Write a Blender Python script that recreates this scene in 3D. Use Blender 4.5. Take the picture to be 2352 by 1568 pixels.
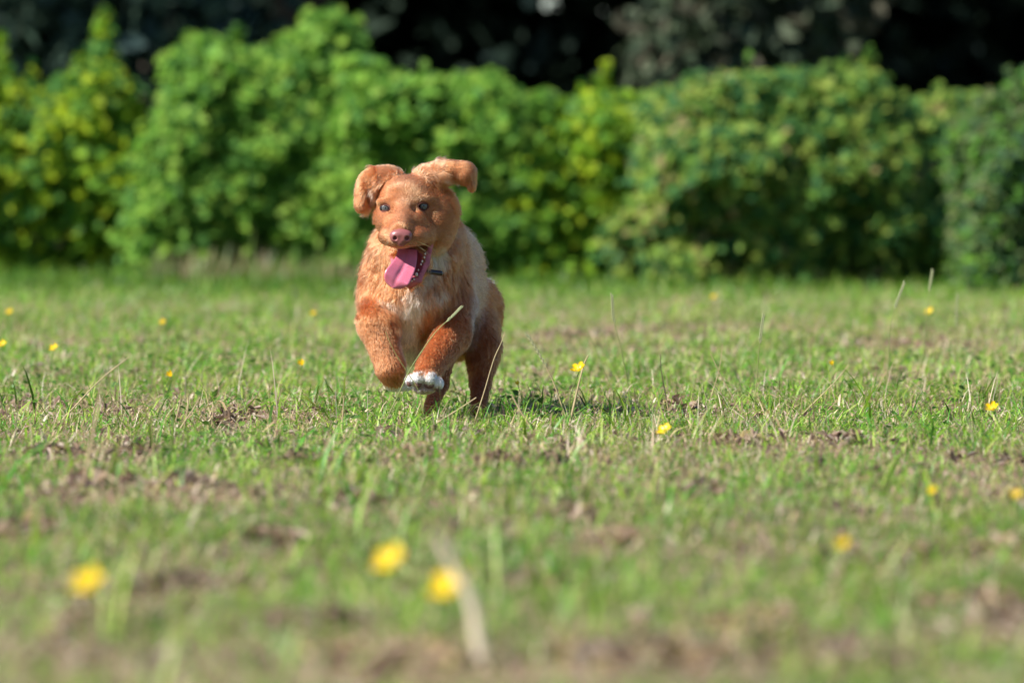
import bpy, math, random
import numpy as np
from mathutils import Vector
rng = np.random.default_rng(7); random.seed(7)
for o in list(bpy.data.objects): bpy.data.objects.remove(o)
scene = bpy.context.scene; C = scene.collection
# ---------------------------------------------------------------- camera
FP, H, HY, CX = 13067.0, 0.40, 394.0, 1176.0      # focal length, eye height, horizon row, centre column (2352-wide picture)
Y0 = 9.1; S = 1.0/1436                             # distance of the dog's eyes, metres per modelling unit there
cam = bpy.data.cameras.new('camera'); co = bpy.data.objects.new('camera', cam); C.objects.link(co)
cam.sensor_width = 36; cam.lens = 200; cam.clip_start = 0.1; cam.clip_end = 2000
co.location = (0, 0, H); co.rotation_euler = (math.radians(90)-math.atan((784-HY)/FP), 0, 0)
cam.dof.use_dof = True; cam.dof.focus_distance = 9.08; cam.dof.aperture_fstop = 5.3
scene.camera = co
# ---------------------------------------------------------------- light
SUN_EL = math.radians(42); sd = Vector((-1.0, -0.50, 0)).normalized()
sdir = Vector((sd.x*math.cos(SUN_EL), sd.y*math.cos(SUN_EL), math.sin(SUN_EL)))
w = bpy.data.worlds.new('World'); scene.world = w; w.use_nodes = True
nt = w.node_tree; sky = nt.nodes.new('ShaderNodeTexSky'); sky.sky_type = 'NISHITA'; sky.sun_disc = False; sky.ozone_density = 4; sky.dust_density = .3
sky.sun_elevation = SUN_EL; sky.sun_rotation = math.atan2(sd.x, sd.y)
nt.links.new(sky.outputs[0], nt.nodes['Background'].inputs[0]); nt.nodes['Background'].inputs[1].default_value = 0.075
sl = bpy.data.lights.new('sun', 'SUN'); so = bpy.data.objects.new('sun', sl); C.objects.link(so)
sl.energy = 4.9; sl.angle = math.radians(0.5); sl.color = (1, 0.965, 0.91)
so.rotation_euler = sdir.to_track_quat('Z', 'Y').to_euler(); so.location = (-5, 0, 8)
scene.view_settings.view_transform = 'Standard'; scene.view_settings.look = 'None'
scene.view_settings.exposure = 0.93; scene.view_settings.gamma = 1
# ---------------------------------------------------------------- helpers
def W(px, py, Y): return np.array([(px-CX)/FP*Y, Y, H-(py-HY)/FP*Y])
def D(px, py, f): return W(px, py, Y0-f*S)
def inv(P):
    Y = P[:, 1]; return CX+P[:, 0]/Y*FP, HY+(H-P[:, 2])/Y*FP, (Y0-Y)/S
def tag(o, label=None, cat=None, group=None, kind=None):
    for k, v in (('label', label), ('category', cat), ('group', group), ('kind', kind)):
        if v: o[k] = v
    return o
def empty(name, loc):
    o = bpy.data.objects.new(name, None); C.objects.link(o); o.location = loc; o.empty_display_size = .05; return o
def hash2(ix, iy, seed):
    h = (ix.astype(np.int64)*374761393 + iy.astype(np.int64)*668265263 + seed*1442695041) & 0x7fffffff
    h = ((h ^ (h >> 13))*1274126177) & 0x7fffffff
    return ((h ^ (h >> 16)) & 0xffff)/65535.0
def vnoise(x, y, seed=0):
    ix = np.floor(x); iy = np.floor(y); fx = x-ix; fy = y-iy
    fx = fx*fx*(3-2*fx); fy = fy*fy*(3-2*fy)
    a = hash2(ix, iy, seed); b = hash2(ix+1, iy, seed); c = hash2(ix, iy+1, seed); d = hash2(ix+1, iy+1, seed)
    return (a*(1-fx)+b*fx)*(1-fy)+(c*(1-fx)+d*fx)*fy
def fbm(x, y, seed=0, o=3):
    s = 0; a = .5; t = 0
    for i in range(o): s = s+a*vnoise(x*2**i+i*17.3, y*2**i-i*9.1, seed+i); t += a; a *= .5
    return s/t
def mesh_np(name, V, faces, mat, parent=None, col=None, smooth=True, loc=None):
    """faces: list of (N,k) index arrays"""
    me = bpy.data.meshes.new(name); V = np.asarray(V, np.float32)
    if loc is not None: V = V-np.asarray(loc, np.float32)
    li = np.concatenate([f.ravel() for f in faces]).astype(np.int32)
    ct = np.concatenate([np.full(len(f), f.shape[1]) for f in faces]).astype(np.int32)
    me.vertices.add(len(V)); me.vertices.foreach_set('co', V.ravel())
    me.loops.add(len(li)); me.loops.foreach_set('vertex_index', li)
    me.polygons.add(len(ct)); st = np.concatenate([[0], np.cumsum(ct)[:-1]]).astype(np.int32)
    me.polygons.foreach_set('loop_start', st)
    me.polygons.foreach_set('use_smooth', np.full(len(ct), smooth))
    me.update(calc_edges=True); me.validate()
    if col is not None:
        at = me.attributes.new('Col', 'FLOAT_COLOR', 'POINT')
        c4 = np.ones((len(V), 4), np.float32); c4[:, :3] = col; at.data.foreach_set('color', c4.ravel())
    me.materials.append(mat)
    o = bpy.data.objects.new(name, me); C.objects.link(o)
    if parent is not None: o.parent = parent
    if loc is not None and parent is None: o.location = loc
    return o
def mat_new(name, color=(.5, .5, .5), rough=.6, attr=False, transl=0, spec=.5, noise=0, nscale=40, bump=0, coat=0, sss=0):
    m = bpy.data.materials.new(name); m.use_nodes = True; n = m.node_tree; b = n.nodes['Principled BSDF']; L = n.links.new
    b.inputs['Roughness'].default_value = rough; b.inputs['Specular IOR Level'].default_value = spec
    b.inputs['Coat Weight'].default_value = coat; b.inputs['Coat Roughness'].default_value = .15
    if sss:
        b.inputs['Subsurface Weight'].default_value = sss; b.inputs['Subsurface Scale'].default_value = .004
    if attr:
        a = n.nodes.new('ShaderNodeAttribute'); a.attribute_name = 'Col'; src = a.outputs['Color']
    else:
        a = n.nodes.new('ShaderNodeRGB'); a.outputs[0].default_value = (*color, 1); src = a.outputs[0]
    if noise:
        tc = n.nodes.new('ShaderNodeTexCoord'); t = n.nodes.new('ShaderNodeTexNoise'); t.inputs['Scale'].default_value = nscale
        t.inputs['Detail'].default_value = 5; L(tc.outputs['Object'], t.inputs['Vector'])
        mr = n.nodes.new('ShaderNodeMapRange'); mr.inputs['From Min'].default_value = .3; mr.inputs['From Max'].default_value = .7
        mr.inputs['To Min'].default_value = 1-noise; mr.inputs['To Max'].default_value = 1+noise*.6; L(t.outputs['Fac'], mr.inputs['Value'])
        mx = n.nodes.new('ShaderNodeVectorMath'); mx.operation = 'SCALE'; L(src, mx.inputs[0]); L(mr.outputs[0], mx.inputs['Scale'])
        src = mx.outputs[0]
        if bump:
            bp = n.nodes.new('ShaderNodeBump'); bp.inputs['Strength'].default_value = bump; bp.inputs['Distance'].default_value = .01
            L(t.outputs['Fac'], bp.inputs['Height']); L(bp.outputs[0], b.inputs['Normal'])
    L(src, b.inputs['Base Color'])
    if transl:
        tr = n.nodes.new('ShaderNodeBsdfTranslucent'); L(src, tr.inputs['Color']); ms = n.nodes.new('ShaderNodeMixShader')
        ms.inputs[0].default_value = transl; L(b.outputs[0], ms.inputs[1]); L(tr.outputs[0], ms.inputs[2])
        L(ms.outputs[0], n.nodes['Material Output'].inputs[0])
    return m
M = dict(
    ground=mat_new('soil_and_thatch', attr=True, rough=.95, noise=.35, nscale=30, bump=.6, spec=.1),
    grass=mat_new('grass_blade', attr=True, rough=.42, transl=.36, spec=.34),
    leaf=mat_new('shrub_leaf', attr=True, rough=.55, transl=.48, spec=.15),
    dark=mat_new('dark_leaf', attr=True, rough=.65, transl=.15, spec=.1),
    bark=mat_new('bark', (.07, .05, .035), .9, noise=.5, nscale=12, bump=.8),
    petal=mat_new('petal', (.95, .66, .008), .28, transl=.35, spec=.6),
    centre=mat_new('flower_centre', (.55, .42, .02), .7),
    stem=mat_new('green_stem', (.16, .24, .05), .5, transl=.15),
    palestraw=mat_new('pale_straw', (.80, .68, .50), .5, transl=.2, noise=.2, nscale=60),
    straw=mat_new('straw', (.50, .38, .20), .55, transl=.15, noise=.3, nscale=60),
    stalk=mat_new('grass_stalk', (.27, .30, .09), .5, transl=.15, noise=.3, nscale=60),
    seed=mat_new('grass_seed', (.38, .40, .20), .6, transl=.2),
)
# ---------------------------------------------------------------- ground
PATCH = [(150, 1030, .16, .22), (205, 1105, .14, .2), (440, 1120, .16, .22), (960, 1045, .08, .12), (420, 1330, .07, .1), (30, 1200, .1, .14),
         (2080, 1270, .1, .14), (1480, 1490, .12, .14), (880, 1500, .1, .12), (2260, 1380, .06, .2), (1400, 770, .3, .4), (1620, 745, .4, .5),
         (1560, 688, .4, .5), (820, 1150, .06, .12), (1220, 1320, .05, .1), (2090, 780, .25, .5), (600, 930, .15, .2), (1700, 1000, .2, .2),
         (1300, 925, .15, .12), (1560, 930, .3, .15), (1900, 1010, .25, .2), (250, 905, .25, .3), (1050, 1310, .04, .08), (1900, 1480, .06, .1), (300, 1500, .05, .1)]
PW = []
for px, py, rx, ry in PATCH:
    Y = (H-.02)*FP/(py-HY); PW.append(((px-CX)/FP*Y, Y, rx, ry))
def hfun(x, y): return .022*(fbm(x*1.6, y*1.6, 3)-.5)+.05*(fbm(x*.25+5, y*.25, 9)-.5)*np.clip((y-10)/6, 0, 1)
def brown(x, y):
    """0 = lush, 1 = dry and brown"""
    b = np.zeros_like(x)
    wx = x+.10*(fbm(x*9, y*9, 41)-.5); wy = y+.25*(fbm(x*9+7, y*9, 42)-.5)
    for cx, cy, rx, ry in PW: b = np.maximum(b, 1.15-np.hypot((wx-cx)/rx, (wy-cy)/ry))
    n = fbm(x*2.4, y*1.7, 21, 4); n2 = fbm(x*11, y*7, 22)
    n3 = fbm(x*16+3, y*10, 24)
    b = np.clip(b*1.8, 0, 1)*np.clip(.1+1.15*n2, 0, 1)
    b = np.clip(b+np.clip((n-.54)*2.6, 0, .35)+np.clip((n2-.55)*2.6, 0, .5)+np.clip((n3-.60)*3, 0, .4), 0, 1)
    return b*np.clip((17.8-y)/2.5, .04, 1)
def mixc(a, b, t): t = np.asarray(t)[..., None]; return np.asarray(a)*(1-t)+np.asarray(b)*t
gx = np.concatenate([[-300, -120, -50, -20, -8], np.arange(-4, 4.01, .05), [8, 20, 50, 120, 300]])
gy = np.concatenate([[-60, -20, -5, 0], np.arange(2, 28, .07), [30, 34, 40, 60, 100, 200, 600]])
GX, GY = np.meshgrid(gx, gy); GZ = hfun(GX, GY)
V = np.stack([GX, GY, GZ], -1).reshape(-1, 3); nx, ny = len(gx), len(gy)
i = (np.arange(ny-1)[:, None]*nx+np.arange(nx-1)[None]).ravel()
gb = brown(V[:, 0], V[:, 1])
gc = mixc((.060, .075, .022), (.25, .165, .11), np.clip(gb*1.1, 0, 1)); gc = mixc(gc, (.03, .04, .015), np.clip((V[:, 1]-19.5)/2, 0, 1))  # green areas kept dark: thatch shadow between the blades put into the colour
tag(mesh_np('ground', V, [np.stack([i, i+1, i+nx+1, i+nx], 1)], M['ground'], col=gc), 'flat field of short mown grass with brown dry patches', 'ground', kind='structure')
# ---------------------------------------------------------------- grass
def blades(x, y, hgt, wid, lean, yaw, col, z0=None, bend=1.0, tipw=.12, lie=None):
    """arrays -> verts, faces, colours. 7 verts a blade"""
    n = len(x); z0 = hfun(x, y)-.003 if z0 is None else z0
    dx, dy = np.cos(yaw), np.sin(yaw); fa = yaw+np.pi/2+rng.normal(0, .5, n); sx, sy = np.cos(fa), np.sin(fa)
    V = np.zeros((n, 7, 3)); ts = (0, .38, .74, 1)
    for k, t in enumerate(ts):
        off = lean*hgt*(t*.35+t*t*.65*bend); zz = hgt*np.sqrt(np.clip(1-(lean*t*.8)**2*.9, .05, 1))*t
        bx, by, bz = x+dx*off, y+dy*off, z0+zz
        wk = wid*(1, .95, .62, 0)[k]*.5
        if k < 3:
            V[:, 2*k] = np.stack([bx-sx*wk, by-sy*wk, bz], 1); V[:, 2*k+1] = np.stack([bx+sx*wk, by+sy*wk, bz], 1)
        else: V[:, 6] = np.stack([bx, by, bz], 1)
    b = np.arange(n)[:, None]*7
    q = np.concatenate([b+np.array([[0, 1, 3, 2]]), b+np.array([[2, 3, 5, 4]])]); t = b+np.array([[4, 5, 6]])
    return V.reshape(-1, 3), [q, t], np.repeat(col, 7, axis=0)
def scatter(n, y0, y1, edge=.35, p=0.0, dens=None):
    """points over the field wedge that the photo can see, with a margin at each side"""
    u = rng.random(n); y = (y0**(1+p)+(y1**(1+p)-y0**(1+p))*u)**(1/(1+p))
    x = (rng.random(n)*2-1)*(y*.09*1.06+edge)
    e = rng.choice(n, n//3, replace=False)          # the turf goes on to either side, a little thinner
    y = np.concatenate([y, y[e]]); x = np.concatenate([x, np.sign(rng.random(len(e))-.5)*(y[e]*.0954+edge+rng.random(len(e))*.9)])
    if dens is not None:
        k = rng.random(len(x)) < dens(x, y); x, y = x[k], y[k]
    return x, y
GREEN = np.array([(.115, .225, .014), (.165, .295, .020), (.235, .355, .03), (.07, .17, .016), (.31, .41, .07), (.09, .27, .03)])
STRAW = np.array([(.50, .36, .20), (.62, .48, .30), (.38, .25, .15), (.42, .36, .15), (.24, .15, .10), (.70, .58, .42)])
def pick(P, n): return P[rng.integers(0, len(P), n)]*rng.uniform(.8, 1.2, (n, 1))
VV, QQ, TT, CC = [], [], [], []; base = [0]
def addb(r):
    v, f, c = r; VV.append(v); CC.append(c); QQ.append(f[0]+base[0]); TT.append(f[1]+base[0]); base[0] += len(v)
# short lawn
x, y = scatter(400000, 3.9, 18.5, p=.55, dens=lambda x, y: 1-.62*brown(x, y)); n = len(x); b = brown(x, y)
tall = fbm(x*5, y*3.5, 31)+.9*np.clip((fbm(x*9, y*7, 32)-.60)*5, 0, 1)
hue = fbm(x*7, y*5, 56)[:, None]; col = np.where((rng.random(n) < .23+.48*b)[:, None], pick(STRAW, n), pick(GREEN, n)*(.97+.65*fbm(x*1.3, y*1.3, 55)[:, None])*mixc(np.array((1.25, 1.02, 1.0)), np.array((.72, 1.05, 1.0)), hue[:, 0]))
dist = np.clip(y/9, .8, 2)
addb(blades(x, y, rng.gamma(5, .2, n)*(.012+.020*tall)*(1-.4*b), rng.uniform(.0011, .0026, n)*dist, rng.uniform(.2, 2.1, n), rng.uniform(0, 6.28, n), col))
# cut straw lying in the lawn
x, y = scatter(110000, 3.9, 17, p=.5, dens=lambda x, y: .35+.65*brown(x, y)); n = len(x)
addb(blades(x, y, rng.gamma(4, .25, n)*.011, rng.uniform(.0012, .003, n)*np.clip(y/9, .8, 1.8), rng.uniform(1.0, 4.0, n), rng.uniform(0, 6.28, n), pick(STRAW, n), z0=hfun(x, y)+rng.uniform(0, .022, n)*(1-.6*brown(x, y)), bend=.3))
# longer thin blades and dry stems standing up here and there
x, y = scatter(9500, 4.2, 17, p=.5, dens=lambda x, y: np.clip((fbm(x*2.2, y*2.2, 61)-.36)*3, 0.05, 1)); n = len(x)
col = np.where((rng.random(n) < .5)[:, None], pick(STRAW, n)*.9, pick(GREEN, n))
addb(blades(x, y, rng.gamma(5, .2, n)*.048, rng.uniform(.0008, .0017, n)*np.clip(y/9, .8, 1.6), rng.uniform(.1, 1.7, n), rng.uniform(0, 6.28, n), col))
# wide blades and pale broken straws of the foreground turf
x, y = scatter(5200, 3.9, 10, p=.2, dens=lambda x, y: np.clip((fbm(x*5, y*4, 63)-.42)*5, 0, 1)); n = len(x)
addb(blades(x, y, rng.gamma(6, .17, n)*.045, rng.uniform(.0028, .0052, n), rng.uniform(.3, 1.6, n), rng.uniform(0, 6.28, n), pick(GREEN, n)*rng.uniform(.8, 1.35, (n, 1))))
x, y = scatter(2600, 3.9, 12, p=.3); n = len(x)
addb(blades(x, y, rng.gamma(4, .25, n)*.018, rng.uniform(.002, .0045, n), rng.uniform(1.0, 5.0, n), rng.uniform(0, 6.28, n), pick(STRAW[[0, 1, 5]], n), z0=hfun(x, y)+rng.uniform(.005, .03, n), bend=.2))
x, y = scatter(1500, 7.6, 11.5, dens=lambda x, y: np.clip((fbm(x*1.7, y*1.7, 64)-.40)*4, .08, 1)); n = len(x)
addb(blades(x, y, rng.gamma(6, .17, n)*.050, rng.uniform(.0011, .0022, n), rng.uniform(.1, 2.0, n), rng.uniform(0, 6.28, n), pick(STRAW[[0, 1, 3, 5]], n), bend=.5))
# lush verge along the shrubs
x, y = scatter(60000, 17.2, 23.5, edge=.9); n = len(x); r = np.clip((y-17.2)/3, 0, 1)
addb(blades(x, y, rng.gamma(5, .2, n)*(.016+.022*r), rng.uniform(.004, .007, n), rng.uniform(.1, .9, n), rng.uniform(0, 6.28, n), pick(GREEN, n)*np.array([.66, .74, .7])))
tag(mesh_np('grass', np.concatenate(VV), [np.concatenate(QQ), np.concatenate(TT)], M['grass'], col=np.concatenate(CC)), 'short mown grass with dry straw mixed in, covering the field', 'grass', kind='stuff')
# low broad leaves (clover and buttercup leaves) in the lawn
def leaves_mesh(P, Nrm, size, col, ratio=.62, fold=.25):
    n = len(P); Nrm = Nrm/np.linalg.norm(Nrm, axis=1)[:, None]
    r = rng.normal(size=(n, 3)); a = np.cross(Nrm, r); a /= np.linalg.norm(a, axis=1)[:, None]; c = np.cross(Nrm, a)
    s = size[:, None]; V = np.zeros((n, 6, 3))
    V[:, 0] = P-a*s*.5; V[:, 1] = P-a*s*.12+c*s*ratio*.5+Nrm*s*fold*.5; V[:, 2] = P+a*s*.25+c*s*ratio*.36+Nrm*s*fold*.4
    V[:, 3] = P+a*s*.55-Nrm*s*.08; V[:, 4] = P+a*s*.25-c*s*ratio*.36+Nrm*s*fold*.4; V[:, 5] = P-a*s*.12-c*s*ratio*.5+Nrm*s*fold*.5
    b = np.arange(n)[:, None]*6
    return V.reshape(-1, 3), [np.concatenate([b+np.array([[0, 3, 2, 1]]), b+np.array([[0, 5, 4, 3]])])], np.repeat(col, 6, axis=0)
x, y = scatter(26000, 4, 16, p=.4, dens=lambda x, y: np.clip((fbm(x*3.1, y*2.6, 71)-.5)*5, 0.02, 1)*(1-.8*brown(x, y))); n = len(x)
P = np.stack([x, y, hfun(x, y)+rng.uniform(.006, .03, n)], 1); N = rng.normal(0, .45, (n, 3)); N[:, 2] = 1
v, f, c = leaves_mesh(P, N, rng.uniform(.007, .014, n)*np.clip(y/9, .8, 1.3), pick(np.array([(.12, .26, .035), (.20, .36, .05), (.09, .19, .04)]), n), ratio=.9)
tag(mesh_np('ground_cover', v, f, M['leaf'], col=c), 'small round clover-like leaves low among the grass', 'ground cover', kind='stuff')
# dead clippings crumpled on the bare patches
x, y = scatter(42000, 3.9, 16.5, p=.3, dens=lambda x, y: np.clip((brown(x, y)-.42)*1.6, 0, 1)); n = len(x)
P = np.stack([x, y, hfun(x, y)+rng.uniform(.0, .016, n)], 1); N = rng.normal(0, .8, (n, 3)); N[:, 2] += .7
v, f, c = leaves_mesh(P, N, rng.uniform(.008, .022, n), pick(np.array([(.30, .20, .15), (.20, .13, .10), (.40, .29, .21), (.13, .085, .065), (.46, .36, .27)]), n), ratio=.4, fold=.5)
tag(mesh_np('dry_clippings', v, f, M['grass'], col=c), 'brown dead grass clippings crumpled on the bare patches', 'dry clippings', kind='stuff')
PILES = [(1145, 1058, 1), (1272, 1056, .6), (40, 1205, 1.2), (412, 1322, 1.5), (955, 1042, 1.3), (425, 1115, 1.5), (215, 1100, 1.3), (805, 1150, 1), (2080, 1265, 1.8), (1500, 1490, 1.7), (880, 1500, 1.6), (2260, 1370, 1.2),
         (1215, 1325, 1), (690, 1048, .8), (140, 1030, 1.2), (330, 1025, .9), (1310, 1190, .7), (1430, 1230, .7), (1700, 1010, 1), (1950, 1010, .9), (1560, 925, 1.2), (1400, 765, 1.2), (1600, 745, 1.4), (1560, 688, 1.2), (2090, 790, 1.5), (1280, 765, 1.5),
         (1750, 1420, 1.1), (1950, 1490, 1.3), (250, 1420, 1.1), (620, 1230, .9), (1620, 1120, .8), (2300, 1250, 1), (520, 960, .8), (1010, 1330, .8), (700, 1420, 1)]
Pp, Np, Cp = [], [], []
for px, py, k in PILES:
    Y = (H-.012)*FP/(py-HY); cx = (px-CX)/FP*Y; m = int(75*k); a = rng.uniform(0, 6.28, m); k = k*(1.35 if py > 1180 else 1); q = rng.random(m)**.6*.036*k
    X, Yy = cx+np.cos(a)*q*(.7+.6*fbm(a*2, a*0+px, 5)), Y+np.sin(a)*q*1.3
    Pp.append(np.stack([X, Yy, hfun(X, Yy)+rng.random(m)*.020*(1-q/(.05*k))+.002], 1)); Np.append(rng.normal(0, 1, (m, 3))+(0, 0, .4))
    tone = rng.uniform(.55, 1.15); Cp.append(pick(np.array([(.42, .28, .19), (.33, .21, .14), (.52, .37, .26), (.15, .09, .06), (.62, .48, .35), (.46, .36, .16)]), m)*tone)
Pp = np.concatenate(Pp); v, f, c = leaves_mesh(Pp, np.concatenate(Np), rng.uniform(.010, .030, len(Pp)), np.concatenate(Cp), ratio=.38, fold=.6)
tag(mesh_np('dead_leaf_heaps', v, f, M['grass'], col=c), 'small crumpled heaps of dead brown leaves and mown grass', 'dead leaves', kind='stuff')
# ---------------------------------------------------------------- tubes, flowers, stalks
def tube(pts, rad, seg=6):
    pts = np.asarray(pts, float); m = len(pts); V = []; F = []
    T = np.gradient(pts, axis=0); T /= np.linalg.norm(T, axis=1)[:, None]+1e-9
    ref = np.array([.31, .9, .12]); 
    for k in range(m):
        a = np.cross(T[k], ref); a /= np.linalg.norm(a)+1e-9; c = np.cross(T[k], a)
        for j in range(seg):
            t = 2*math.pi*j/seg; V.append(pts[k]+rad[k]*(a*math.cos(t)+c*math.sin(t)))
    for k in range(m-1):
        for j in range(seg): F.append((k*seg+j, k*seg+(j+1) % seg, (k+1)*seg+(j+1) % seg, (k+1)*seg+j))
    return np.array(V), [np.array(F)]
def spline(pts, m=16):
    pts = np.asarray(pts, float); k = len(pts)
    if k == 2: return pts[0]+(pts[1]-pts[0])*np.linspace(0, 1, m)[:, None]
    out = []; E = np.vstack([2*pts[0]-pts[1], pts, 2*pts[-1]-pts[-2]])
    for t in np.linspace(0, k-1-1e-6, m):
        i = int(t); u = t-i; p0, p1, p2, p3 = E[i:i+4]
        out.append(.5*((2*p1)+(-p0+p2)*u+(2*p0-5*p1+4*p2-p3)*u*u+(-p0+3*p1-3*p2+p3)*u**3))
    return np.array(out)
def buttercup(px, py, z, size, label, tilt=(0, -.5), closed=.35):
    Y = (H-z)*FP/(py-HY); top = W(px, py, Y); g = float(hfun(np.array([top[0]]), np.array([Y]))[0])
    bx = random.uniform(-.012, .012); root = empty('buttercup', (top[0]+bx, Y+.005, g))
    tag(root, label, 'flower', 'yellow buttercups in the grass'); o = np.array(root.location)
    pts = spline([o+(0, 0, -.004), o+(-.004+bx*.2, .003, (top[2]-g)*.5), top])-o
    v, f = tube(pts, np.linspace(.0011, .0008, len(pts))); mesh_np('stem', v, f, M['stem'], root)
    n = Vector((tilt[0], tilt[1], 1)).normalized(); q = n.to_track_quat('Z', 'Y').to_matrix(); q = np.array(q)
    c = top-o; R = size/2
    for k in range(5):
        a0 = 2*math.pi*k/5+.3; V = []; nu, nv = 6, 5
        for iu in range(nu):
            r = iu/(nu-1)
            for iv in range(nv):
                s = iv/(nv-1)*2-1; half = .66*math.sin(math.pi*min(1, .18+.62*r))*(1-.25*(r > .95))
                a = a0+s*half*(.75+.25*r); rr = R*(.08+.92*r)*(1-.16*s*s*r)
                zz = R*(closed*1.7*r**1.5+.10*s*s*r+.05)
                V.append((rr*math.cos(a), rr*math.sin(a), zz))
        V = np.array(V)@q.T+c; F = np.array([(i*nv+j, i*nv+j+1, (i+1)*nv+j+1, (i+1)*nv+j) for i in range(nu-1) for j in range(nv-1)])
        mesh_np('petal', V, [F], M['petal'], root)
    V = []; F = []
    for i in range(5):
        th = math.pi*(i+.01)/4.02
        for j in range(8): V.append((R*.24*math.sin(th)*math.cos(j*math.pi/4), R*.24*math.sin(th)*math.sin(j*math.pi/4), R*.22+R*.2*math.cos(th)))
    F = np.array([(i*8+j, i*8+(j+1) % 8, (i+1)*8+(j+1) % 8, (i+1)*8+j) for i in range(4) for j in range(8)])
    mesh_np('flower_centre', np.array(V)@q.T+c, [F], M['centre'], root)
FL = [(206, 1347, .06, .027, 'big blurred buttercup near the bottom left corner', .3),
      (902, 1298, .065, .030, 'big blurred buttercup, upper of the pair below the dog', .3),
      (1042, 1358, .06, .034, 'big blurred buttercup behind a pale leaning straw', .3),
      (1940, 1256, .05, .013, 'small lone blurred buttercup at the lower right by a brown patch', .5),
      (1331, 851, .096, .022, 'sharp open buttercup to the right of the dog beside a bent straw', .35),
      (1528, 990, .035, .021, 'low buttercup half sunk in the grass, right of the dog', .2),
      (2281, 941, .045, .019, 'orange yellow buttercup near the right edge of the field', .4),
      (2137, 718, .085, .019, 'buttercup on a tall stem by the two high seed stalks', .35),
      (125, 801, .07, .017, 'bright yellow buttercup at the far left, second from the edge', .3),
      (4, 793, .07, .018, 'buttercup cut by the left edge of the picture', .3),
      (22, 719, .08, .016, 'faint far buttercup near the left edge', .4),
      (393, 864, .05, .011, 'small closed buttercup left of the dog, lower of two', .8),
      (694, 839, .055, .012, 'small closed buttercup just left of the dog, upper of two', .8),
      (1640, 684, .08, .014, 'faint far buttercup below the round shrub', .4),
      (1912, 838, .06, .008, 'tiny yellow bud on a thin stem in the shade to the right', .9),
      (1190, 884, .05, .007, 'tiny buttercup bud right beside the dog\'s hind leg', .9),
      (720, 722, .07, .013, 'faint far buttercup just left of the dog\'s shoulder', .4),
      (375, 742, .07, .014, 'faint far buttercup on the far lawn at the left', .4),
      (2145, 1132, .035, .011, 'dim blurred buttercup low in the grass at the right', .5),
      (2338, 1142, .05, .012, 'orange buttercup cut by the right edge, near the front', .5)]
for px, py, z, s, lab, cl in FL: buttercup(px, py, z, s*1.15, lab, (random.uniform(-.7, -.2), random.uniform(-.9, -.45)), cl)
def stalk(pts, Y, rad, label, m='stalk', seed=0, dY=0):
    P = [W(p[0], p[1], Y+dY*(1-i/(len(pts)-1))) for i, p in enumerate(pts)]     # tip first, base last
    g = float(hfun(np.array([P[-1][0]]), np.array([P[-1][1]]))[0])
    b = P[-1].copy()
    if b[2] > g+.002: b = b+(P[-1]-P[-2])*(b[2]-g)/max(1e-3, (P[-2][2]-P[-1][2])); b[2] = g; P.append(b)
    P = spline(P, 22)[::-1]; root = P[0].copy()
    v, f = tube(P-root, np.linspace(rad, rad*.45, len(P)), 5)
    if not seed:
        o = mesh_np('grass_stalk', v, f, M[m]); o.location = root; return tag(o, label, 'grass stalk', 'tall stalks standing above the lawn')
    e = empty('grass_stalk', root); tag(e, label, 'grass stalk', 'tall stalks standing above the lawn')
    mesh_np('stem', v, f, M[m], e); tip = P[-1]-root; k0 = max(2, int(22*(1-seed))); seg = spline(P[k0:]-root, 14)
    LP, LN, LC = [], [], []; SV, SF, off = [], [], 0
    for k, p in enumerate(seg):
        d = seg[min(k+1, 13)]-seg[max(k-1, 0)]; d /= np.linalg.norm(d)+1e-9; s = np.array([(-1)**k*.0016, 0, 0])
        v, f = tube([p, p+s*.7+d*.003, p+s+d*.007, p+s*.9+d*.010], [.0004, .0013, .0010, .0001], 5)
        SV.append(v); SF.append(f[0]+off); off += len(v)
    mesh_np('seed_head', np.concatenate(SV), [np.concatenate(SF)], M['seed'], e)
stalk([(1054, 711), (1039, 726), (1000, 763), (963, 815), (939, 854), (918, 899)], 8.80, .0011, 'curved stalk crossing in front of the dog\'s chest up to the right', seed=.25)
stalk([(885, 761), (906, 808), (937, 857), (963, 901), (972, 948)], 8.82, .0009, 'thin green stalk leaning left across the dog\'s raised foreleg')
stalk([(1160, 763), (1150, 790), (1134, 826), (1113, 897), (1099, 941)], 8.95, .0012, 'thin pale stalk standing in front of the dog\'s hind leg', 'straw')
stalk([(1094, 913), (1050, 942), (1010, 967), (986, 987)], 8.75, .0018, 'thick dry straw lying low under the dog\'s hind feet', 'straw')
stalk([(1406, 684), (1410, 735), (1424, 790), (1436, 850)], 9.6, .0012, 'tall seed stalk left of the others, in the middle right lawn', seed=.3)
stalk([(1753, 730), (1745, 790), (1738, 880)], 9.4, .0012, 'straight seed stalk in the middle of the right lawn', seed=.35)
stalk([(2075, 655), (2048, 735), (2040, 850)], 9.9, .0013, 'tall bent seed stalk with its head leaning right, near the right edge', seed=.25)
stalk([(2141, 627), (2133, 680), (2126, 760)], 10.6, .0012, 'tallest seed stalk above the buttercup at the right', seed=.3)
stalk([(2199, 682), (2197, 730), (2196, 790)], 11, .001, 'faint seed stalk at the far right', seed=.5)
stalk([(1215, 775), (1245, 825), (1272, 880), (1290, 930)], 9.0, .0014, 'pale stalk leaning left, right of the dog\'s hind leg', 'straw', seed=.35)
stalk([(1335, 733), (1368, 800), (1392, 860)], 9.9, .0011, 'dark green stalk leaning left behind the sharp buttercup')
stalk([(1352, 815), (1342, 835), (1330, 880), (1322, 915)], 8.75, .0020, 'bent dry straw beside the sharp buttercup', 'straw')
stalk([(297, 819), (230, 872), (160, 945)], 8.9, .0014, 'long straw leaning right in the left lawn', 'straw')
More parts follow.
